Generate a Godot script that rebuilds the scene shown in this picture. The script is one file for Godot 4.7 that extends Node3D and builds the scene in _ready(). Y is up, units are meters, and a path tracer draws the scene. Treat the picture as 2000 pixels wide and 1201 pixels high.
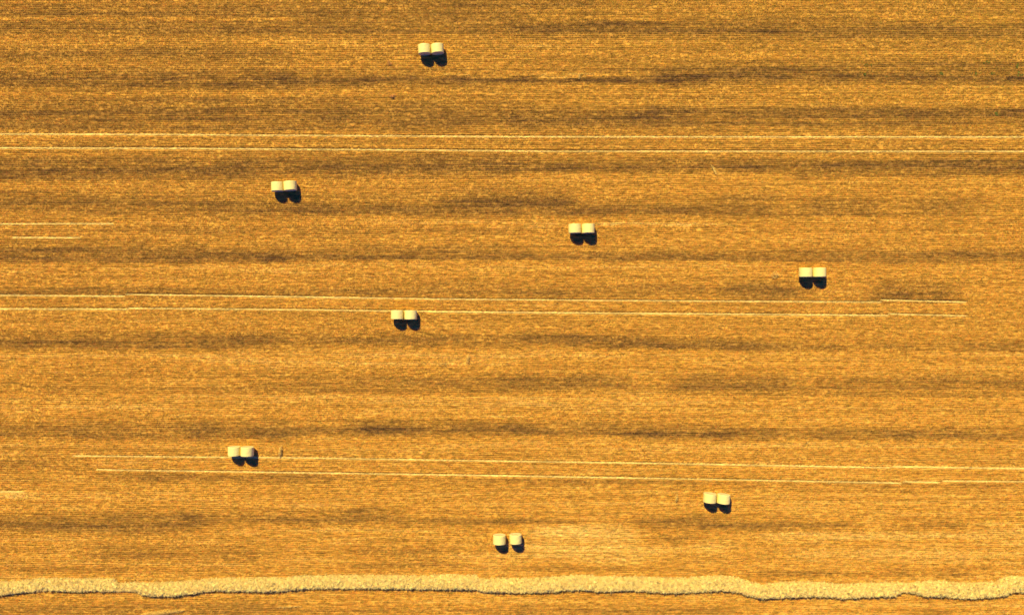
extends Node3D
# A harvested grain field seen straight down from a drone: eight pairs of round bales, wheel tracks, a straw windrow.

const S := 0.068          # metres of field per surveyed unit (the survey grid is 2000 x 1201 units)
const CAM_H := 120.0
const FIELD_W := 160.0    # the patch of field whose soil and stubble tones were surveyed
const FIELD_D := 96.0
const TW := 1024
const TH := 614
const BALE_R := 0.83
const BALE_HALF := 0.6

var tone := PackedFloat32Array()
var rng := RandomNumberGenerator.new()
var tracks := []
var bale_spots := []
var row_top := []
var row_bottom := []
var used := {}

# ---------------------------------------------------------------- small helpers
func gx(u: float) -> float:
	return (u - 1000.0) * S

func gz(v: float) -> float:
	return (v - 600.5) * S

func row_slope(v: float) -> float:
	return 0.0035 + (v - 275.0) / 625.0 * 0.0085

func numbered(called: String) -> String:
	if not used.has(called):
		used[called] = 0
		return called
	used[called] += 1
	return "%s_%03d" % [called, used[called]]

func tag(o: Node, label: String, category := "", group := "", kind := "") -> void:
	if label != "":
		o.set_meta("label", label)
	if category != "":
		o.set_meta("category", category)
	if group != "":
		o.set_meta("group", group)
	if kind != "":
		o.set_meta("kind", kind)

func put(called: String, mesh: Mesh, mat: Material, parent: Node) -> MeshInstance3D:
	var o := MeshInstance3D.new()
	o.name = numbered(called) if parent == self else called
	o.mesh = mesh
	if mat:
		o.material_override = mat
	parent.add_child(o, true)
	return o

func scatter(called: String, mesh: Mesh, mat: Material, xf: Array, col: PackedColorArray, parent: Node) -> MultiMeshInstance3D:
	var mm := MultiMesh.new()
	mm.transform_format = MultiMesh.TRANSFORM_3D
	mm.use_colors = true
	mm.mesh = mesh
	mm.instance_count = xf.size()
	for i in xf.size():
		mm.set_instance_transform(i, xf[i])
		mm.set_instance_color(i, col[i])
	var o := MultiMeshInstance3D.new()
	o.name = numbered(called) if parent == self else called
	o.multimesh = mm
	o.material_override = mat
	o.set_meta("kind", "stuff")
	parent.add_child(o, true)
	return o

func straw_material(rough := 0.85) -> StandardMaterial3D:
	var m := StandardMaterial3D.new()
	m.vertex_color_use_as_albedo = true
	m.albedo_color = Color.WHITE
	m.roughness = rough
	m.metallic_specular = 0.25
	return m

# a three-sided stalk from a to b
func stalk(st: SurfaceTool, a: Vector3, b: Vector3, r0: float, r1: float, c := Color.WHITE) -> void:
	var d := (b - a).normalized()
	var side := d.cross(Vector3.UP if absf(d.y) < 0.9 else Vector3.RIGHT).normalized()
	var other := d.cross(side)
	for k in 3:
		var p := side * cos(TAU * k / 3.0) + other * sin(TAU * k / 3.0)
		var q := side * cos(TAU * (k + 1) / 3.0) + other * sin(TAU * (k + 1) / 3.0)
		st.set_color(c)
		st.add_vertex(a + p * r0)
		st.add_vertex(b + p * r1)
		st.add_vertex(b + q * r1)
		st.add_vertex(a + p * r0)
		st.add_vertex(b + q * r1)
		st.add_vertex(a + q * r0)

func begin() -> SurfaceTool:
	var st := SurfaceTool.new()
	st.begin(Mesh.PRIMITIVE_TRIANGLES)
	return st

# a sheet through rows of points (each row the same length)
func sheet(st: SurfaceTool, pts: Array, uvs: Array, cols: Array, flip := false) -> void:
	var n: int = pts[0].size()
	for i in pts.size():
		for j in n:
			st.set_color(cols[i][j] if cols.size() else Color.WHITE)
			st.set_uv(uvs[i][j] if uvs.size() else Vector2.ZERO)
			st.add_vertex(pts[i][j])
	for i in pts.size() - 1:
		for j in n - 1:
			var a := i * n + j
			var q := [a, a + 1, a + n, a + 1, a + n + 1, a + n]
			if flip:
				q = [a, a + n, a + 1, a + 1, a + n, a + n + 1]
			for k in q:
				st.add_index(k)

func noise(s: int, f: float, octaves := 3) -> FastNoiseLite:
	var n := FastNoiseLite.new()
	n.seed = s
	n.noise_type = FastNoiseLite.TYPE_SIMPLEX_SMOOTH
	n.frequency = f
	n.fractal_octaves = octaves
	return n

# ---------------------------------------------------------------- tones of soil and stubble
var dm := PackedFloat32Array()     # dark bands, 500 x 1201 cells
var DMW := 500
var DMH := 1201

func band(u0: float, v0: float, u1: float, v1: float, hw: float, s: float) -> void:
	var c0 := maxi(0, int((u0 - 60.0) / 4.0))
	var c1 := mini(DMW - 1, int((u1 + 60.0) / 4.0))
	for c in range(c0, c1 + 1):
		var u := c * 4.0
		var e := smoothstep(u0 - 55.0, u0 + 35.0, u) * (1.0 - smoothstep(u1 - 35.0, u1 + 55.0, u))
		if u0 <= 0.0 and u < 40.0:
			e = 1.0
		if u1 >= 2000.0 and u > 1940.0:
			e = 1.0
		var v := lerpf(v0, v1, clampf((u - u0) / maxf(u1 - u0, 1.0), 0.0, 1.0))
		for r in range(maxi(0, int(v - hw * 3.6)), mini(DMH - 1, int(v + hw * 3.2)) + 1):
			var t := (r - v) / (hw * (1.2 if r < v else 0.8))
			dm[r * DMW + c] += s * e * exp(-t * t * 0.45) * 0.98

func build_bands() -> void:
	dm.resize(DMW * DMH)
	dm.fill(0.0)
	band(0, 20, 1000, 20, 10, 0.22)
	band(0, 53, 1000, 54, 14, 0.34)
	band(1000, 56, 1500, 60, 13, 0.5)
	band(1500, 60, 2000, 60, 13, 0.38)
	band(0, 105, 550, 105, 9, 0.3)
	band(850, 8, 1150, 10, 8, 0.3)
	band(1150, 130, 2000, 130, 7, 0.25)
	band(0, 159, 550, 158, 12, 0.52)
	band(500, 157, 1000, 157, 9, 0.6)
	band(1000, 157, 1350, 156, 7, 0.72)
	band(1300, 154, 2000, 153, 9, 0.75)
	band(0, 196, 700, 196, 3, 0.2)
	band(0, 225, 400, 225, 12, 0.55)
	band(400, 227, 1000, 226, 14, 0.45)
	band(1000, 228, 1310, 228, 11, 0.5)
	band(1250, 222, 2000, 219, 7, 0.55)
	band(1000, 242, 2000, 240, 9, 0.33)
	band(0, 248, 900, 248, 4, 0.3)
	band(0, 338, 480, 338, 10, 0.65)
	band(0, 318, 480, 318, 8, 0.25)
	band(460, 330, 1000, 324, 12, 0.66)
	band(1000, 327, 1500, 325, 8, 0.62)
	band(1500, 325, 2000, 322, 8, 0.72)
	band(1550, 343, 2000, 342, 5, 0.4)
	band(0, 400, 420, 401, 14, 0.45)
	band(430, 404, 1000, 414, 11, 0.45)
	band(880, 394, 1000, 394, 10, 0.45)
	band(990, 398, 1110, 398, 13, 0.72)
	band(1080, 412, 1510, 411, 9, 0.55)
	band(1380, 388, 1500, 388, 6, 0.25)
	band(1570, 408, 1700, 408, 11, 0.6)
	band(1780, 408, 1880, 408, 10, 0.5)
	band(0, 452, 1000, 452, 4, 0.18)
	band(0, 503, 540, 504, 9, 0.78)
	band(0, 484, 400, 484, 6, 0.25)
	band(520, 501, 1000, 500, 8, 0.68)
	band(1000, 503, 1420, 502, 6, 0.56)
	band(1440, 500, 2000, 500, 8, 0.52)
	band(0, 568, 700, 569, 5, 0.36)
	band(700, 572, 1420, 570, 7, 0.42)
	band(1430, 570, 1560, 570, 9, 0.8)
	band(1725, 575, 1850, 576, 11, 0.72)
	band(0, 672, 500, 671, 10, 0.75)
	band(500, 668, 1000, 668, 9, 0.52)
	band(1020, 664, 1240, 668, 9, 0.75)
	band(1220, 670, 1450, 676, 8, 0.6)
	band(1450, 680, 2000, 680, 6, 0.45)
	band(0, 764, 470, 762, 5, 0.28)
	band(490, 752, 1000, 752, 13, 0.42)
	band(1000, 738, 1200, 740, 12, 0.42)
	band(1000, 758, 1240, 758, 6, 0.35)
	band(1310, 752, 1540, 750, 13, 0.6)
	band(1590, 752, 2000, 752, 12, 0.42)
	band(0, 845, 150, 845, 9, 0.62)
	band(150, 842, 400, 844, 12, 0.52)
	band(390, 847, 550, 847, 10, 0.72)
	band(550, 842, 740, 840, 8, 0.42)
	band(700, 838, 1000, 840, 9, 0.72)
	band(1000, 841, 1260, 843, 9, 0.74)
	band(1240, 846, 1420, 850, 10, 0.76)
	band(1400, 850, 2000, 851, 7, 0.7)
	band(0, 905, 150, 905, 8, 0.3)
	band(200, 932, 620, 933, 5, 0.42)
	band(600, 936, 1000, 938, 4, 0.3)
	band(1000, 940, 2000, 950, 3, 0.36)
	band(0, 1026, 370, 1022, 11, 0.72)
	band(350, 1018, 710, 1017, 8, 0.58)
	band(690, 1000, 750, 1005, 8, 0.5)
	band(740, 1018, 1000, 1020, 6, 0.34)
	band(990, 1018, 1110, 1019, 6, 0.55)
	band(1240, 1021, 1400, 1023, 7, 0.76)
	band(1400, 1027, 1660, 1027, 7, 0.66)
	band(1740, 1027, 1890, 1026, 7, 0.56)
	band(1240, 1055, 1350, 1055, 7, 0.4)
	band(180, 1083, 520, 1083, 9, 0.34)
	band(690, 1075, 1000, 1073, 7, 0.32)
	band(0, 1112, 250, 1112, 6, 0.2)
	band(700, 1102, 890, 1101, 6, 0.42)
	band(1010, 1107, 1300, 1108, 5, 0.4)
	band(1500, 1118, 1650, 1118, 5, 0.55)
	band(1720, 1117, 1780, 1117, 5, 0.5)
	band(1840, 1117, 1900, 1117, 5, 0.5)
	band(0, 1192, 500, 1190, 10, 0.38)
	band(500, 1188, 1000, 1192, 4, 0.34)
	band(1000, 1192, 1420, 1194, 7, 0.42)
	band(1780, 1200, 1850, 1200, 6, 0.5)
	# pale swaths where the chaff lies thick (negative = paler than the field)
	band(0, 88, 1000, 86, 8, -0.16)
	band(1000, 90, 1400, 88, 6, -0.22)
	band(1000, 172, 2000, 172, 8, -0.2)
	band(1050, 205, 2000, 205, 5, -0.18)
	band(0, 182, 520, 180, 6, -0.14)
	band(1000, 352, 2000, 350, 6, -0.16)
	band(600, 434, 1400, 434, 5, -0.24)
	band(0, 520, 1000, 518, 8, -0.2)
	band(1000, 520, 1500, 518, 5, -0.2)
	band(0, 690, 1000, 690, 12, -0.18)
	band(400, 710, 1000, 712, 10, -0.14)
	band(1000, 690, 2000, 692, 8, -0.18)
	band(1000, 724, 1700, 728, 4, -0.22)
	band(0, 785, 1000, 785, 16, -0.16)
	band(1000, 782, 1400, 780, 12, -0.2)
	band(0, 868, 1000, 868, 6, -0.1)
	band(1000, 862, 2000, 866, 7, -0.2)
	band(1050, 1036, 1240, 1046, 10, -0.6)
	band(1000, 1066, 1400, 1074, 8, -0.34)
	band(880, 1085, 1260, 1092, 13, -0.3)
	band(1080, 1022, 1140, 1036, 3, -0.4)
	band(1500, 1045, 2000, 1045, 10, -0.32)
	band(1550, 1080, 2000, 1080, 8, -0.24)
	band(400, 1034, 1000, 1032, 5, -0.16)
	band(830, 147, 1230, 148, 2, -0.8)
	band(400, 146, 800, 146, 1.6, -0.25)
	band(1150, 436, 1420, 437, 1.6, -0.4)
	band(1700, 36, 2000, 36, 3, -0.2)
	band(0, 37, 560, 37, 2, -0.5)
	band(1190, 38, 1280, 38, 2, -0.6)
	band(0, 966, 46, 966, 3, -0.6)

func build_tone() -> void:
	build_bands()
	var streak := noise(11, 0.03, 4)
	var patch := noise(12, 0.02, 4)
	var warp := noise(13, 0.012, 3)
	var fine := noise(14, 0.11, 3)
	tone.resize(TW * TH)
	for j in TH:
		var z := (float(j) / TH - 0.5) * FIELD_D
		var v := z / S + 600.5
		for i in TW:
			var x := (float(i) / TW - 0.5) * FIELD_W
			var u := x / S + 1000.0
			var w := v + warp.get_noise_2d(u, v * 3.0) * 5.0 + fine.get_noise_2d(u * 0.5, v) * 2.5
			var c := clampi(int(u / 4.0), 0, DMW - 1)
			var r := clampi(int(round(w)), 0, DMH - 1)
			var d := dm[r * DMW + c]
			var p := patch.get_noise_2d(u * 0.55, v * 1.6)
			if d > 0.0:
				d = 0.98 * (1.0 - exp(-1.45 * d))
				d *= 1.04 + 0.25 * p + 0.45 * fine.get_noise_2d(u * 0.7, v * 2.0)
			d += streak.get_noise_2d(u * 0.05, v * 3.6) * 0.36 + streak.get_noise_2d(u * 0.16 + 900.0, v * 9.0) * 0.24 + p * 0.12
			# the far side of the field is toned browner, the near right corner paler
			d += 0.09 - 0.23 * clampf((v - 100.0) / 1000.0, 0.0, 1.0) - 0.06 * clampf((u - 1200.0) / 800.0, 0.0, 1.0) * clampf((v - 700.0) / 400.0, 0.0, 1.0)
			tone[j * TW + i] = d

func tone_at(x: float, z: float) -> float:
	var i := clampi(int((x / FIELD_W + 0.5) * TW), 0, TW - 1)
	var j := clampi(int((z / FIELD_D + 0.5) * TH), 0, TH - 1)
	return tone[j * TW + i]

# linear base colour of straw or stubble at tone d
func straw_colour(d: float, v: float, u := 1000.0) -> Color:
	var c := Color(0.65, 0.317, 0.031).lerp(Color(0.185, 0.090, 0.017), clampf(d, 0.0, 1.15))
	if d < 0.0:
		c = Color(0.65, 0.317, 0.031).lerp(Color(0.86, 0.55, 0.095), clampf(-d, 0.0, 0.9))
	var olive := clampf((480.0 - v) / 420.0, 0.0, 1.0) * (0.4 + 0.9 * clampf(u / 2000.0, 0.0, 1.0))
	c.r *= 1.0 - 0.12 * olive
	c.b *= 1.0 - 0.12 * olive
	return c

# ---------------------------------------------------------------- scene
func _ready() -> void:
	# camera
	var cam := Camera3D.new()
	cam.name = "camera"
	cam.position = Vector3(0, CAM_H, 0)
	cam.rotation_degrees = Vector3(-90, 0, 0)
	cam.fov = 37.54
	cam.near = 0.5
	cam.far = 6000.0
	add_child(cam)
	cam.current = true
	# sky, exposure
	var sky_mat := ProceduralSkyMaterial.new()
	sky_mat.sky_top_color = Color(0.03, 0.21, 0.72)
	sky_mat.sky_horizon_color = Color(0.20, 0.44, 0.72)
	sky_mat.sky_curve = 0.12
	sky_mat.ground_horizon_color = Color(0.42, 0.36, 0.22)
	sky_mat.ground_bottom_color = Color(0.40, 0.30, 0.14)
	sky_mat.sky_energy_multiplier = 1.2
	sky_mat.ground_energy_multiplier = 0.5
	var sky := Sky.new()
	sky.sky_material = sky_mat
	var env := Environment.new()
	env.background_mode = Environment.BG_SKY
	env.sky = sky
	env.tonemap_mode = Environment.TONE_MAPPER_LINEAR
	env.tonemap_exposure = 1.58
	env.sdfgi_enabled = true
	env.ssao_enabled = true
	env.ssil_enabled = true
	var we := WorldEnvironment.new()
	we.name = "environment"
	we.environment = env
	add_child(we)
	# sun: high in the north-west, shadows fall towards the lower right
	var sun := DirectionalLight3D.new()
	sun.name = "sun"
	sun.light_energy = 1.6
	sun.light_color = Color(1.0, 0.945, 0.76)
	sun.light_angular_distance = 0.5
	sun.shadow_enabled = true
	sun.directional_shadow_max_distance = 400.0
	add_child(sun)
	sun.look_at_from_position(Vector3(-40, 100, -98), Vector3.ZERO)

	rng.seed = 4242
	survey()
	build_tone()
	build_ground()
	build_tracks()
	build_stubble()
	build_windrow()
	build_bales()
	build_clumps()
	build_weeds()

func survey() -> void:
	# wheel tracks: [label, strength of the standing edge, points as u, v]
	track("pale upper line of the long wheel track pair across the top third", 0.55, [0, 262, 300, 263, 600, 265, 1000, 267.5, 2000, 268])
	track("pale lower line of the long wheel track pair across the top third", 0.8, [0, 289, 300, 290, 750, 293, 1100, 296, 2000, 296])
	track("short pale wheel track line at the left edge, upper of two", 0.35, [0, 438, 222, 437])
	track("short pale wheel track line near the left edge, lower of two", 0.5, [22, 464, 157, 464.5])
	track("left end piece of the upper central wheel track, beside its kink", 0.7, [0, 576, 244, 578.5])
	track("long upper central wheel track passing above the bales at its middle", 0.85, [244, 575, 600, 580, 850, 584, 1200, 587, 1722, 590])
	track("right end piece of the upper central wheel track with darkest edge", 1.0, [1720, 586, 1888, 590])
	track("left end piece of the lower central wheel track at the left edge", 0.4, [0, 603, 252, 604])
	track("long lower central wheel track that runs under a pair of bales", 0.6, [250, 602, 600, 605, 800, 608, 1100, 611, 1735, 616])
	track("right end piece of the lower central wheel track", 0.7, [1735, 613, 1888, 617])
	track("upper line of the lower wheel track pair, behind the leftmost bales", 0.45, [142, 890, 600, 894, 900, 899, 1300, 905, 1740, 913])
	track("thin right end piece of the upper line of the lower track pair", 0.35, [1740, 911, 2000, 916])
	track("lower line of the lower wheel track pair, below the leftmost bales", 0.75, [188, 917, 600, 923, 1000, 929, 1400, 936, 1760, 943])
	track("short middle piece of the lower track line near the right edge", 0.5, [1762, 940, 1836, 942])
	track("last piece of the lower track line reaching the right edge", 0.5, [1840, 939, 2000, 941])
	track("very short pale wheel track piece low on the left edge", 0.3, [0, 960, 46, 960])
	# bales: [u of the flanks, v of the ridge, turn clockwise, label]
	bale(816.6, 841.0, 93.5, -3.0, "left pale round bale of the topmost pair, alone near the upper edge")
	bale(842.0, 866.5, 92.6, -4.0, "right pale round bale of the topmost pair, alone near the upper edge")
	bale(529.9, 553.3, 363.2, -2.0, "left pale round bale of the upper left pair, below the long double track")
	bale(553.9, 579.6, 361.8, -4.0, "right pale round bale of the upper left pair, below the long double track")
	bale(1110.2, 1135.1, 445.7, -1.5, "left pale round bale of the pair right of the field's middle, above the central track")
	bale(1136.2, 1161.3, 445.6, -1.5, "right pale round bale of the pair right of the field's middle, above the central track")
	bale(1560.6, 1586.1, 531.8, 0.4, "left pale round bale of the rightmost pair, just above the end of the central track")
	bale(1587.5, 1613.2, 531.7, 0.0, "right pale round bale of the rightmost pair, just above the end of the central track")
	bale(763.4, 787.9, 614.8, 0.3, "left pale round bale of the pair standing on the central wheel track")
	bale(789.8, 814.1, 614.9, 0.0, "right pale round bale of the pair standing on the central wheel track")
	bale(445.2, 469.2, 882.8, 0.0, "left pale round bale of the leftmost pair, on the lower wheel track")
	bale(470.0, 495.8, 883.2, 1.0, "right pale round bale of the leftmost pair, on the lower wheel track")
	bale(1373.5, 1399.2, 974.5, 4.0, "left pale round bale of the slightly turned pair at the lower right")
	bale(1400.2, 1426.2, 976.3, 4.5, "right pale round bale of the slightly turned pair at the lower right")
	bale(963.0, 987.6, 1056.2, 0.5, "left pale round bale of the spaced pair above the straw windrow")
	bale(995.0, 1018.8, 1054.9, -1.5, "right pale round bale of the spaced pair above the straw windrow")
	# windrow: u, upper edge, lower edge
	edge([-80, 1140, 1162, 0, 1137, 1159, 40, 1134, 1154, 80, 1130, 1151, 140, 1130, 1151, 222, 1130, 1152])
	edge([232, 1140, 1152, 268, 1138, 1151, 276, 1138, 1157, 300, 1138, 1161, 335, 1137, 1161, 380, 1134, 1156])
	edge([410, 1130, 1151, 450, 1129, 1151, 500, 1129, 1152, 555, 1128, 1151, 582, 1125, 1147, 640, 1124, 1146])
	edge([760, 1124, 1146, 820, 1125, 1147, 880, 1122, 1147, 928, 1124, 1148, 942, 1130, 1152, 1000, 1130, 1154])
	edge([1040, 1129, 1154, 1080, 1127, 1152, 1110, 1124, 1150, 1140, 1123, 1149, 1180, 1126, 1153, 1220, 1126, 1150])
	edge([1300, 1129, 1155, 1340, 1128, 1154, 1380, 1126, 1152, 1405, 1124, 1150, 1440, 1128, 1154, 1465, 1136, 1162])
	edge([1490, 1142, 1166, 1530, 1137, 1164, 1580, 1136, 1162, 1610, 1138, 1162, 1640, 1141, 1166, 1700, 1139, 1162])
	edge([1748, 1137, 1161, 1760, 1139, 1153, 1785, 1138, 1155, 1810, 1135, 1162, 1840, 1135, 1161, 1880, 1139, 1166])
	edge([1945, 1136, 1162, 1962, 1127, 1161, 1975, 1124, 1152, 2000, 1128, 1154, 2080, 1131, 1157])

func track(label: String, strength: float, p: Array) -> void:
	var pts := PackedVector2Array()
	for k in range(0, p.size(), 2):
		var u := float(p[k])
		pts.append(Vector2(gx(u if u > 0.0 and u < 2000.0 else (u - 80.0 if u <= 0.0 else u + 80.0)), gz(p[k + 1])))
	tracks.append({"label": label, "strength": strength, "pts": pts, "mid": (pts[0].y + pts[-1].y) * 0.5, "half": absf(pts[0].y - pts[-1].y) * 0.5 + 0.5})

func track_z(t: Dictionary, x: float) -> float:
	var p: PackedVector2Array = t.pts
	if x < p[0].x or x > p[-1].x:
		return 1e9
	for k in p.size() - 1:
		if x <= p[k + 1].x:
			return lerpf(p[k].y, p[k + 1].y, (x - p[k].x) / (p[k + 1].x - p[k].x))
	return p[-1].y

func bale(u0: float, u1: float, v: float, turn: float, label: String) -> void:
	# flanks are widest at half height, the ridge lies at full height
	var x := (u0 + u1 - 2000.0) * 0.5 * S * (CAM_H - BALE_R) / CAM_H
	var z := (v - 600.5) * S * (CAM_H - 2.0 * BALE_R) / CAM_H
	bale_spots.append({"x": x, "z": z, "turn": turn, "label": label, "r": (u1 - u0) * 0.5 * S * (CAM_H - BALE_R) / CAM_H})

func edge(p: Array) -> void:
	for k in range(0, p.size(), 3):
		row_top.append(Vector2(gx(p[k]), gz(p[k + 1])))
		row_bottom.append(Vector2(gx(p[k]), gz(p[k + 2])))

func edge_at(line: Array, x: float) -> float:
	for k in line.size() - 1:
		if x <= line[k + 1].x:
			var t := clampf((x - line[k].x) / (line[k + 1].x - line[k].x), 0.0, 1.0)
			return lerpf(line[k].y, line[k + 1].y, t)
	return line[-1].y

# ---------------------------------------------------------------- ground
func build_ground() -> void:
	var w := 2048
	var h := 1228
	var grain := noise(21, 0.45, 3).get_image(w, h, false, false, true).get_data()
	var hue := noise(22, 0.35, 2).get_image(w, h, false, false, true).get_data()
	var chaff_n := noise(23, 0.22, 3)
	var chaff_i := chaff_n.get_image(w / 4, h, false, false, true)
	chaff_i.resize(w, h, Image.INTERPOLATE_BILINEAR)
	var chaff := chaff_i.get_data()
	var data := PackedByteArray()
	data.resize(w * h * 3)
	var ramp := []
	for k in 241:
		var d := -1.0 + k * 0.01
		ramp.append(straw_colour(d, 600.0))
	var lin := PackedByteArray()
	lin.resize(1025)
	for k in 1025:
		lin[k] = int(clampf(Color(k / 1024.0, 0, 0).linear_to_srgb().r, 0.0, 1.0) * 255.0 + 0.5)
	var at := 0
	var src := 0
	for j in h:
		var tj := mini(j / 2, TH - 1) * TW
		for i in w:
			var d: float = tone[tj + (i >> 1)]
			var c: Color = ramp[clampi(int((d + 1.12) * 100.0), 0, 240)]
			var g := -0.10 + 0.0026 * grain[src] + 0.0048 * chaff[src]
			var q := (hue[src] - 128) * 0.0012
			data[at] = lin[clampi(int(c.r * g * (1.0 + q) * 1024.0), 0, 1024)]
			data[at + 1] = lin[clampi(int(c.g * g * (1.0 - q * 0.6) * 1024.0), 0, 1024)]
			data[at + 2] = lin[clampi(int(c.b * g * 1024.0), 0, 1024)]
			at += 3
			src += 1
	var img := Image.create_from_data(w, h, false, Image.FORMAT_RGB8, data)
	var m := StandardMaterial3D.new()
	m.albedo_texture = ImageTexture.create_from_image(img)
	m.roughness = 0.95
	m.metallic_specular = 0.15
	var st := begin()
	var e := 2400.0
	for c in [[-e, -e], [e, -e], [e, e], [-e, -e], [e, e], [-e, e]]:
		st.set_normal(Vector3.UP)
		st.set_uv(Vector2(c[0] / FIELD_W + 0.5, c[1] / FIELD_D + 0.5))
		st.add_vertex(Vector3(c[0], 0, c[1]))
	var o := put("ground", st.commit(), m, self)
	tag(o, "golden harvested grain field with darker and paler bands of soil and chaff", "", "", "structure")

# ---------------------------------------------------------------- wheel tracks
func build_tracks() -> void:
	var mat := straw_material(0.8)
	var wob := noise(31, 0.5, 3)
	var bit := straw_bit()
	for k in tracks.size():
		var t: Dictionary = tracks[k]
		var x0: float = t.pts[0].x
		var x1: float = t.pts[-1].x
		var st := begin()
		var rows := []
		var cols := []
		var n := maxi(2, int((x1 - x0) / 0.2))
		for i in n + 1:
			var x := lerpf(x0, x1, float(i) / n)
			var z := track_z(t, x)
			var fade := clampf(minf(x - x0, x1 - x) / 0.5, 0.0, 1.0)
			var half := (0.10 + 0.045 * wob.get_noise_2d(x * 2.0, k * 30.0)) * (0.4 + 0.6 * fade)
			var off := 0.03 * wob.get_noise_2d(x, k * 30.0 + 9.0)
			var line := []
			var lc := []
			for a in [-1.0, -0.4, 0.4, 1.0]:
				line.append(Vector3(x, 0.012 if absf(a) > 0.5 else 0.024, z + off + half * a))
				var b := 0.82 + 0.26 * rng.randf() + 0.38 * wob.get_noise_2d(x * 0.25, k * 30.0 + 70.0)
				lc.append(Color(0.84 * b, 0.57 * b, 0.095 * b))
			rows.append(line)
			cols.append(lc)
		sheet(st, rows, [], cols, true)
		st.generate_normals()
		var o := put("wheel_track", st.commit(), mat, self)
		tag(o, t.label, "", "", "structure")
		var xf := []
		var cc := PackedColorArray()
		for i in int((x1 - x0) * 11.0):
			var x := rng.randf_range(x0, x1)
			var z := track_z(t, x) + rng.randfn() * 0.075
			var turn := rng.randfn() * 0.35
			var b := Basis(Vector3.UP, turn) * Basis(Vector3.RIGHT, rng.randfn() * 0.1) * Basis.from_scale(Vector3.ONE * rng.randf_range(0.7, 1.3))
			xf.append(Transform3D(b, Vector3(x, rng.randf_range(0.03, 0.05), z)))
			var s := rng.randf_range(0.75, 1.1) + 0.36 * wob.get_noise_2d(x * 0.25, k * 30.0 + 70.0)
			cc.append(Color(0.86 * s, 0.60 * s, 0.11 * s))
		var f := scatter("flattened_straw", bit, mat, xf, cc, o)
		f.set_meta("kind", "stuff")

func straw_bit() -> ArrayMesh:
	var st := begin()
	stalk(st, Vector3(-0.17, 0, 0), Vector3(0.17, 0.01, 0), 0.013, 0.011)
	stalk(st, Vector3(-0.1, 0.012, 0.03), Vector3(0.16, 0.0, -0.04), 0.012, 0.010)
	st.generate_normals()
	return st.commit()

# ---------------------------------------------------------------- stubble
func tuft(s: int, upright: float) -> ArrayMesh:
	var r := RandomNumberGenerator.new()
	r.seed = s
	var st := begin()
	for i in 8:
		var a := Vector3(-0.105 + 0.21 * (i + r.randf()) / 8.0, -0.01, r.randfn() * 0.02)
		var h := r.randf_range(0.10, 0.19)
		var lean := Vector3(r.randfn() * 0.35, 1.0, r.randfn() * 0.35 * (1.0 - upright))
		stalk(st, a, a + lean.normalized() * h, 0.012, 0.009)
	for i in 2:
		var a := Vector3(r.randf_range(-0.1, 0.1), r.randf_range(0.02, 0.09), r.randfn() * 0.05)
		var d := Vector3(r.randfn(), r.randfn() * 0.2, r.randfn() * 0.8).normalized() * r.randf_range(0.1, 0.2)
		stalk(st, a, a + d, 0.011, 0.008)
	st.generate_normals()
	return st.commit()

func near_bale(x: float, z: float) -> bool:
	for b in bale_spots:
		if absf(x - b.x) < 0.5 and absf(z - b.z) < 0.68:
			return true
	return false

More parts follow.
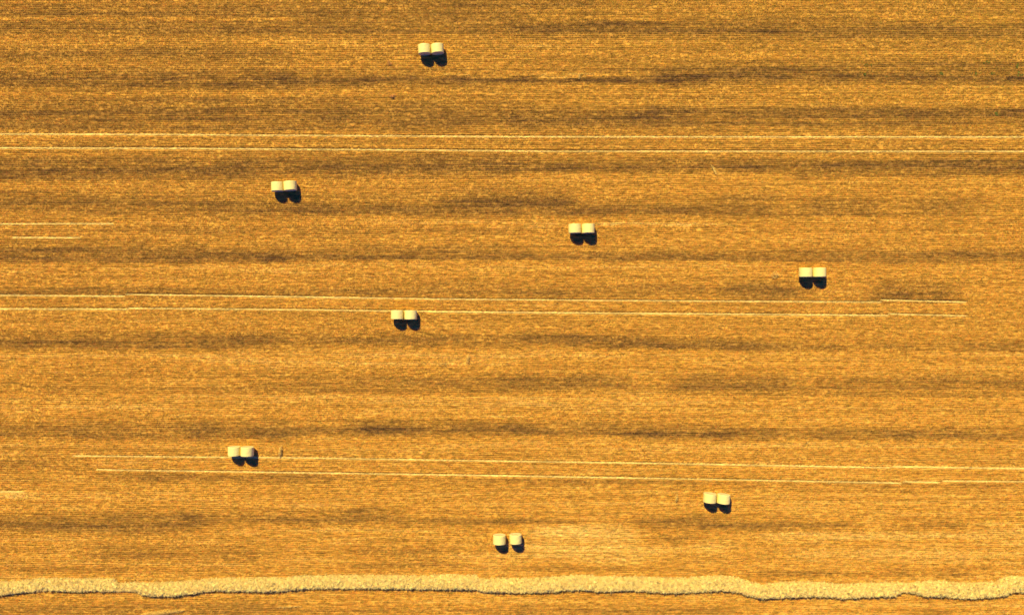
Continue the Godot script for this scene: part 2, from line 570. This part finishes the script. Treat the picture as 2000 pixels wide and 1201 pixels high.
func build_stubble() -> void:
	var variants := 6
	var xf := []
	var cc := []
	for k in variants:
		xf.append([])
		cc.append(PackedColorArray())
	var gap := noise(41, 0.11, 3)
	var zb := -45.0
	var row := 0
	while zb < 45.5:
		var v := zb / S + 600.5
		var slope := row_slope(v)
		var row_gain := rng.randf_range(0.74, 1.2)
		var drift := 0.0
		var close_tracks := []
		for t in tracks:
			if absf(zb - t.mid) < t.half + 1.2:
				close_tracks.append(t)
		var bales := []
		for b in bale_spots:
			if absf(zb - b.z) < 1.8:
				bales.append(b)
		var x := -73.0 + rng.randf() * 0.3
		while x < 73.0:
			x += rng.randf_range(0.15, 0.235)
			var z := zb + slope * x + rng.randfn() * 0.016
			var skip := false
			for t in close_tracks:
				if absf(z - track_z(t, x)) < 0.19:
					skip = true
			for b in bales:
				if absf(x - b.x) < 0.55 and absf(z - b.z) < 0.68:
					skip = true
			if skip:
				continue
			if z > 34.0 and z > edge_at(row_top, x) + 0.25 and z < edge_at(row_bottom, x) - 0.15:
				continue
			var d := tone_at(x, z)
			var g := gap.get_noise_2d(x * 0.6, z * 6.0)
			if rng.randf() < 0.10 + 0.22 * clampf(d, 0.0, 1.0) + 0.3 * g:
				continue
			drift = drift * 0.55 + rng.randfn() * 0.12
			var k := rng.randi() % variants
			var size := rng.randf_range(0.75, 1.2) * (1.0 - 0.15 * clampf(d, 0.0, 1.0))
			var b := Basis(Vector3.UP, rng.randfn() * 0.25 + (PI if rng.randf() < 0.5 else 0.0)) * Basis.from_scale(Vector3(1.0, size, 1.0))
			xf[k].append(Transform3D(b, Vector3(x, 0, z)))
			var c := straw_colour(d * 0.9 + rng.randfn() * 0.10, v, x / S + 1000.0)
			var s := row_gain * clampf(1.12 + rng.randfn() * 0.24 + drift, 0.30, 2.0)
			var hue := rng.randfn() * 0.11
			cc[k].append(Color(clampf(c.r * s * (1.0 + hue), 0, 0.95), clampf(c.g * s * (1.0 - hue * 0.5), 0, 0.85), clampf(c.b * s * (1.0 - hue * 0.3 + 0.25 * rng.randfn()), 0.01, 0.6)))
		zb += rng.randf_range(0.25, 0.285)
		row += 1
	var mat := straw_material()
	var root := Node3D.new()
	root.name = "stubble"
	add_child(root)
	tag(root, "short golden cereal stubble standing in fine drilled rows over the whole field", "stubble", "", "stuff")
	for k in variants:
		scatter("stubble_tufts", tuft(100 + k, 0.3), mat, xf[k], cc[k], root)
	# the taller stubble left standing along the upper edge of each wheel track
	var ex := []
	var ec := PackedColorArray()
	for t in tracks:
		var x: float = t.pts[0].x
		while x < t.pts[-1].x:
			x += rng.randf_range(0.12, 0.2)
			if rng.randf() > t.strength + 0.1:
				continue
			var z := track_z(t, minf(x, t.pts[-1].x)) - 0.215 + rng.randfn() * 0.02
			if near_bale(x, z):
				continue
			ex.append(Transform3D(Basis.from_scale(Vector3(1.0, rng.randf_range(0.9, 1.15) * (0.75 + 0.5 * t.strength), 0.7)), Vector3(x, 0, z)))
			var c := straw_colour(tone_at(x, z) + 0.45, z / S + 600.5)  # darker than the field around: shade of the track edge put into the colour
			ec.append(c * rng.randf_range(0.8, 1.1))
	scatter("track_edge_stubble", tuft(140, 0.85), mat, ex, ec, root)
	# loose straw dropped by the combine, lying on the stubble
	var lx := []
	var lc := PackedColorArray()
	for i in 22000:
		var x := rng.randf_range(-73, 73)
		var z := rng.randf_range(-45, 45)
		var d := tone_at(x, z)
		if rng.randf() < 0.35 + d * 1.1 or near_bale(x, z):
			continue
		var b := Basis(Vector3.UP, rng.randfn() * 0.45) * Basis(Vector3.BACK, rng.randfn() * 0.15) * Basis.from_scale(Vector3.ONE * rng.randf_range(0.45, 0.95))
		lx.append(Transform3D(b, Vector3(x, rng.randf_range(0.06, 0.15), z)))
		var s := rng.randf_range(0.75, 1.1)
		lc.append(Color(0.78 * s, 0.44 * s, 0.075 * s))
	scatter("loose_straw", straw_bit(), mat, lx, lc, root)

# ---------------------------------------------------------------- windrow
func build_windrow() -> void:
	var root := Node3D.new()
	root.name = "straw_windrow"
	root.position = Vector3(0, 0, gz(1142))
	add_child(root)
	tag(root, "long wavy pale yellow windrow of loose straw along the bottom of the field", "windrow")
	var lump := noise(51, 0.9, 4)
	var big := noise(52, 0.22, 2)
	var mat := straw_material(0.9)
	var st := begin()
	var rows := []
	var cols := []
	var x0 := -72.0
	var x1 := 72.0
	var n := 1440
	var m := 26
	var base := root.position
	for i in n + 1:
		var x := lerpf(x0, x1, float(i) / n)
		var a := edge_at(row_top, x) + 0.10 * lump.get_noise_2d(x * 1.4, 3.0)
		var b := edge_at(row_bottom, x) + (0.22 * lump.get_noise_2d(x * 1.1, 40.0) + 0.16 * lump.get_noise_2d(x * 3.2, 80.0))
		var hh := 0.34 * (1.0 + 0.35 * big.get_noise_2d(x, 0.0)) * clampf((b - a) / 1.5, 0.55, 1.1)
		var line := []
		var lc := []
		for j in m + 1:
			var t := float(j) / m
			var z := lerpf(a, b, t)
			var y := hh * heap(t)
			var d := lump.get_noise_2d(x * 2.4 + z * 0.8, z * 2.4)
			y = maxf(y + 0.22 * d * minf(1.0, heap(t) * 2.0), 0.0) - 0.015
			line.append(Vector3(x, y, z + 0.05 * lump.get_noise_2d(x * 3.0, t * 9.0)) - base)
			var s := 0.86 + 0.25 * rng.randf()
			lc.append(Color(0.92 * s, 0.63 * s, 0.12 * s))
		rows.append(line)
		cols.append(lc)
	sheet(st, rows, [], cols, true)
	st.generate_normals()
	put("straw_heap", st.commit(), mat, root)
	# wads: handfuls of straw, each tangled its own way
	var wads := []
	for k in 4:
		var r := RandomNumberGenerator.new()
		r.seed = 700 + k
		var one := begin()
		for i in 16:
			var p := Vector3(r.randfn() * 0.07, r.randf() * 0.05, r.randfn() * 0.06)
			var dir := Vector3(1.0, r.randfn() * 0.14, r.randfn() * 0.6).normalized() * r.randf_range(0.10, 0.26)
			var sh := r.randf_range(0.82, 1.12)
			stalk(one, p - dir, p + dir, 0.013, 0.010, Color(sh, sh, sh))
		one.generate_normals()
		wads.append(one.commit())
	var xf := [[], [], [], []]
	var cc := [PackedColorArray(), PackedColorArray(), PackedColorArray(), PackedColorArray()]
	for i in 24000:
		var x := rng.randf_range(x0, x1)
		var t := clampf(rng.randf(), 0.02, 0.95)
		var a := edge_at(row_top, x)
		var b := edge_at(row_bottom, x)
		var z := lerpf(a, b, t)
		var hh := 0.34 * (1.0 + 0.35 * big.get_noise_2d(x, 0.0)) * clampf((b - a) / 1.5, 0.55, 1.1)
		var tt := clampf(t, 0.0, 1.0)
		var y := hh * heap(tt) + 0.22 * lump.get_noise_2d(x * 2.4 + z * 0.8, z * 2.4) * minf(1.0, heap(tt) * 2.0)
		var yaw := rng.randf() * TAU
		var q := Basis(Vector3.UP, yaw) * Basis(Vector3.BACK, rng.randfn() * 0.14) * Basis.from_scale(Vector3.ONE * rng.randf_range(0.6, 1.25))
		xf[i % 4].append(Transform3D(q, Vector3(x, maxf(y, 0.03) + rng.randf_range(-0.02, 0.05), z) - base))
		var s := clampf(1.0 + rng.randfn() * 0.16, 0.55, 1.35)
		cc[i % 4].append(Color(minf(0.96 * s, 0.98), minf(0.67 * s, 0.88), 0.145 * s))
	for k in 4:
		scatter("windrow_straw", wads[k], mat, xf[k], cc[k], root)

func heap(t: float) -> float:
	# gentle on the upper side, steep on the lower side
	var up := 0.7 * smoothstep(0.0, 0.3, t) + 0.3 * smoothstep(0.1, 0.8, t)
	var down := 1.0 - pow(clampf((t - 0.84) / 0.16, 0.0, 1.0), 4.0)
	return minf(up, 1.0) * down

# ---------------------------------------------------------------- bales
func wrap_texture() -> ImageTexture:
	var w := 512
	var h := 128
	var a := noise(61, 0.09, 3)
	var b := noise(62, 0.5, 2)
	var img := Image.create(w, h, false, Image.FORMAT_RGB8)
	for j in h:
		var line := 0.5 + 0.5 * sin(j * 0.9 + 0.8 * a.get_noise_2d(j * 3.0, 0.0))
		for i in w:
			var f := 0.94 + 0.06 * a.get_noise_2d(i * 0.25, j * 2.5) + 0.08 * b.get_noise_2d(i * 0.5, j) + 0.14 * line - 0.04
			var c := Color(0.87 * f, 0.69 * f, 0.14 * f).clamp()
			img.set_pixel(i, j, c.linear_to_srgb())
	return ImageTexture.create_from_image(img)

func face_texture() -> ImageTexture:
	var w := 256
	var a := noise(63, 0.35, 3)
	var b := noise(64, 0.05, 2)
	var img := Image.create(w, w, false, Image.FORMAT_RGB8)
	for j in w:
		for i in w:
			var p := Vector2(i - 127.5, j - 127.5) / 127.5
			var r := p.length()
			var ang := p.angle()
			var coil := 0.5 + 0.5 * sin((r * 11.0 + ang / TAU) * TAU)
			var f := 0.72 + 0.22 * coil + 0.22 * a.get_noise_2d(i, j) + 0.2 * b.get_noise_2d(i, j)
			img.set_pixel(i, j, Color(0.74 * f, 0.54 * f, 0.17 * f).clamp().linear_to_srgb())
	return ImageTexture.create_from_image(img)

func build_bales() -> void:
	var wrap := StandardMaterial3D.new()
	wrap.albedo_texture = wrap_texture()
	wrap.vertex_color_use_as_albedo = true
	wrap.roughness = 0.42
	wrap.metallic_specular = 0.38
	var face := StandardMaterial3D.new()
	face.albedo_texture = face_texture()
	face.roughness = 0.9
	face.metallic_specular = 0.2
	var straw := straw_material(0.9)
	for k in bale_spots.size():
		var b: Dictionary = bale_spots[k]
		var root := Node3D.new()
		root.name = numbered("straw_bale")
		add_child(root)
		root.position = Vector3(b.x, 0, b.z)
		root.rotation_degrees.y = -b.turn
		tag(root, b.label, "bale", "round straw bales standing in pairs on the stubble")
		var dent := noise(200 + k, 0.9, 3)
		var rad: float = clampf(b.r + 0.012, 0.82, 0.865)
		var seg := 72
		var tint := Color(1, 1, 1) * rng.randf_range(0.94, 1.03)
		var tn := rng.randf_range(0.0, 1.0)
		var st := begin()
		var rows := []
		var uvs := []
		var cols := []
		var zs := [-0.60, -0.597, -0.585, -0.56, -0.52, -0.46, -0.40, -0.34, -0.28, -0.22, -0.16, -0.10, -0.04, 0.04, 0.10, 0.16, 0.22, 0.28, 0.34, 0.40, 0.46, 0.52, 0.56, 0.585, 0.597, 0.60]
		for z in zs:
			var e := clampf((absf(z) - 0.54) / 0.06, 0.0, 1.0)
			var rr: float = rad - 0.055 * (1.0 - sqrt(maxf(0.0, 1.0 - e * e))) - 0.012 * absf(z) + 0.004 * sin(z * 60.0 + k)
			var line := []
			var lu := []
			var lc := []
			for j in seg + 1:
				var ph := TAU * j / seg
				var r := rr + 0.018 * dent.get_noise_3d(cos(ph) * 1.6, sin(ph) * 1.6, z * 2.0)
				line.append(bale_point(ph, r, z + 0.012 * dent.get_noise_3d(cos(ph), sin(ph), 7.0), rad))
				lu.append(Vector2(float(j) / seg * 3.0 + tn, z / 1.2 + 0.5 + tn))
				var s := 0.95 + 0.08 * dent.get_noise_3d(cos(ph) * 3.0, sin(ph) * 3.0, z * 5.0)
				lc.append(tint * s)
			rows.append(line)
			uvs.append(lu)
			cols.append(lc)
		sheet(st, rows, uvs, cols)
		st.generate_normals()
		put("net_wrap", st.commit(), wrap, root)
		for side in [-1.0, 1.0]:
			var sf := begin()
			rows = []
			uvs = []
			for i in 13:
				var q := float(i) / 12.0
				var line := []
				var lu := []
				for j in seg + 1:
					var ph := TAU * j / seg
					var r: float = q * (rad - 0.045)
					var z: float = side * (0.596 - 0.03 * (1.0 - q * q) + 0.010 * sin((q * 9.0 + ph / TAU * side) * TAU) * (1.0 - q) + 0.018 * dent.get_noise_2d(cos(ph) * r * 3.0 + 20.0 * side, sin(ph) * r * 3.0) * (1.0 - q * q))
					line.append(bale_point(ph, r, z, rad))
					lu.append(Vector2(cos(ph) * q * 0.5 + 0.5, sin(ph) * q * 0.5 + 0.5))
				rows.append(line)
				uvs.append(lu)
			sheet(sf, rows, uvs, [], side > 0.0)
			sf.generate_normals()
			put("straw_face", sf.commit(), face, root)
		# stray straws poking out of the faces and lying round the foot
		var sl := begin()
		for i in 90:
			var side := -1.0 if i % 2 == 0 else 1.0
			var ph := rng.randf() * TAU
			var r := rad * sqrt(rng.randf()) * 0.96
			var p := bale_point(ph, r, side * 0.575, rad)
			var d := Vector3(rng.randfn(), rng.randfn(), side * absf(rng.randfn()) * 0.35).normalized() * rng.randf_range(0.08, 0.2)
			if p.y + d.y < 0.02:
				d.y = absf(d.y)
			stalk(sl, p, p + d, 0.008, 0.006, Color(0.66, 0.48, 0.19) * rng.randf_range(0.7, 1.1))
		sl.generate_normals()
		var so := put("stray_straw", sl.commit(), straw, root)
		so.set_meta("kind", "stuff")

func bale_point(ph: float, r: float, z: float, rad: float) -> Vector3:
	var y := rad - 0.03 + r * cos(ph)
	return Vector3(r * sin(ph), maxf(y, 0.004), z)

# ---------------------------------------------------------------- small straw clumps
func clump(u: float, v: float, w: float, d: float, hgt: float, n: int, turn: float, label: String, tilt := 0.25, orange := 0.0) -> void:
	var st := begin()
	for i in n:
		var p := Vector2(rng.randfn(), rng.randfn()).limit_length(1.6) * 0.5
		var c := cos(turn)
		var s := sin(turn)
		var q := Vector3(p.x * w * c + p.y * d * s, 0, -p.x * w * s + p.y * d * c)
		q.y = 0.11 + hgt * maxf(0.0, 1.0 - p.length_squared()) * rng.randf_range(0.5, 1.0)
		var yaw := turn + rng.randfn() * 0.7
		var dir := Vector3(cos(yaw), rng.randfn() * tilt, -sin(yaw)).normalized() * rng.randf_range(0.1, 0.24)
		var g := rng.randf_range(0.8, 1.15)
		var col := Color(0.93, 0.62, 0.10).lerp(Color(0.76, 0.33, 0.06), orange) * g
		stalk(st, q - dir, q + dir, 0.012, 0.009, col)
	st.generate_normals()
	var o := put("straw_clump", st.commit(), straw_material(0.9), self)
	o.position = Vector3(gx(u), 0, gz(v))
	tag(o, label, "straw clump", "small clumps of dropped straw")

func build_clumps() -> void:
	clump(318, 1194.5, 3.4, 0.32, 0.34, 520, 0.10, "long pale wisp of straw below the windrow at the lower left edge")
	clump(566, 1184, 1.9, 0.12, 0.08, 90, 0.03, "thin pale streak of straw lying below the windrow")
	clump(548, 880, 1.0, 0.26, 0.34, 130, 1.5, "upright pale straw tuft with dark shadow right of the leftmost bales", 0.8)
	clump(914, 700, 0.6, 0.24, 0.3, 70, 1.3, "small pale straw tuft in the middle of the bright band below centre", 0.8)
	clump(767, 188, 0.35, 0.3, 0.22, 50, 0.4, "tiny orange straw tuft below and left of the topmost bales", 0.6, 0.8)
	clump(761, 123, 0.35, 0.35, 0.2, 45, 0.4, "tiny orange straw tuft directly left of the topmost bales' shadows", 0.6, 0.6)
	clump(1513, 537, 0.55, 0.5, 0.25, 90, 0.6, "small pale straw heap just left of the rightmost bales", 0.5)
	clump(1394, 332, 0.9, 0.14, 0.12, 60, -1.05, "slanting pale wisp of straw on the dark band at the upper right")
	clump(1321, 972, 0.6, 0.2, 0.22, 60, 1.4, "tiny pale straw tuft left of the slightly turned bales", 0.7)
	clump(1131, 150, 0.45, 0.15, 0.2, 35, 1.5, "tiny pale straw tick on the thin line right of the topmost bales", 0.7)

func build_weeds() -> void:
	var st := begin()
	for i in 26:
		var a := i * 2.4
		var d := Vector3(cos(a), 0.5 + 0.4 * sin(i * 1.7), sin(a)).normalized() * (0.12 + 0.1 * absf(sin(i * 3.1)))
		stalk(st, Vector3.ZERO, d, 0.022, 0.008)
	st.generate_normals()
	var xf := []
	var cc := PackedColorArray()
	for p in [[1690, 145], [1697, 126], [1902, 144], [1941, 145], [1991, 145], [1930, 122], [1840, 143], [1945, 222], [1985, 128]]:
		for i in 5:
			xf.append(Transform3D(Basis(Vector3.UP, rng.randf() * TAU).scaled(Vector3.ONE * rng.randf_range(0.5, 1.0)), Vector3(gx(p[0]) + rng.randfn() * 0.22, 0.02, gz(p[1]) + rng.randfn() * 0.12)))
			cc.append(Color(0.17, 0.19, 0.02) * rng.randf_range(0.8, 1.4))
	var o := scatter("green_weeds", st.commit(), straw_material(), xf, cc, self)
	tag(o, "sparse low green weeds in the dark stubble band near the upper right edge", "weeds", "", "stuff")
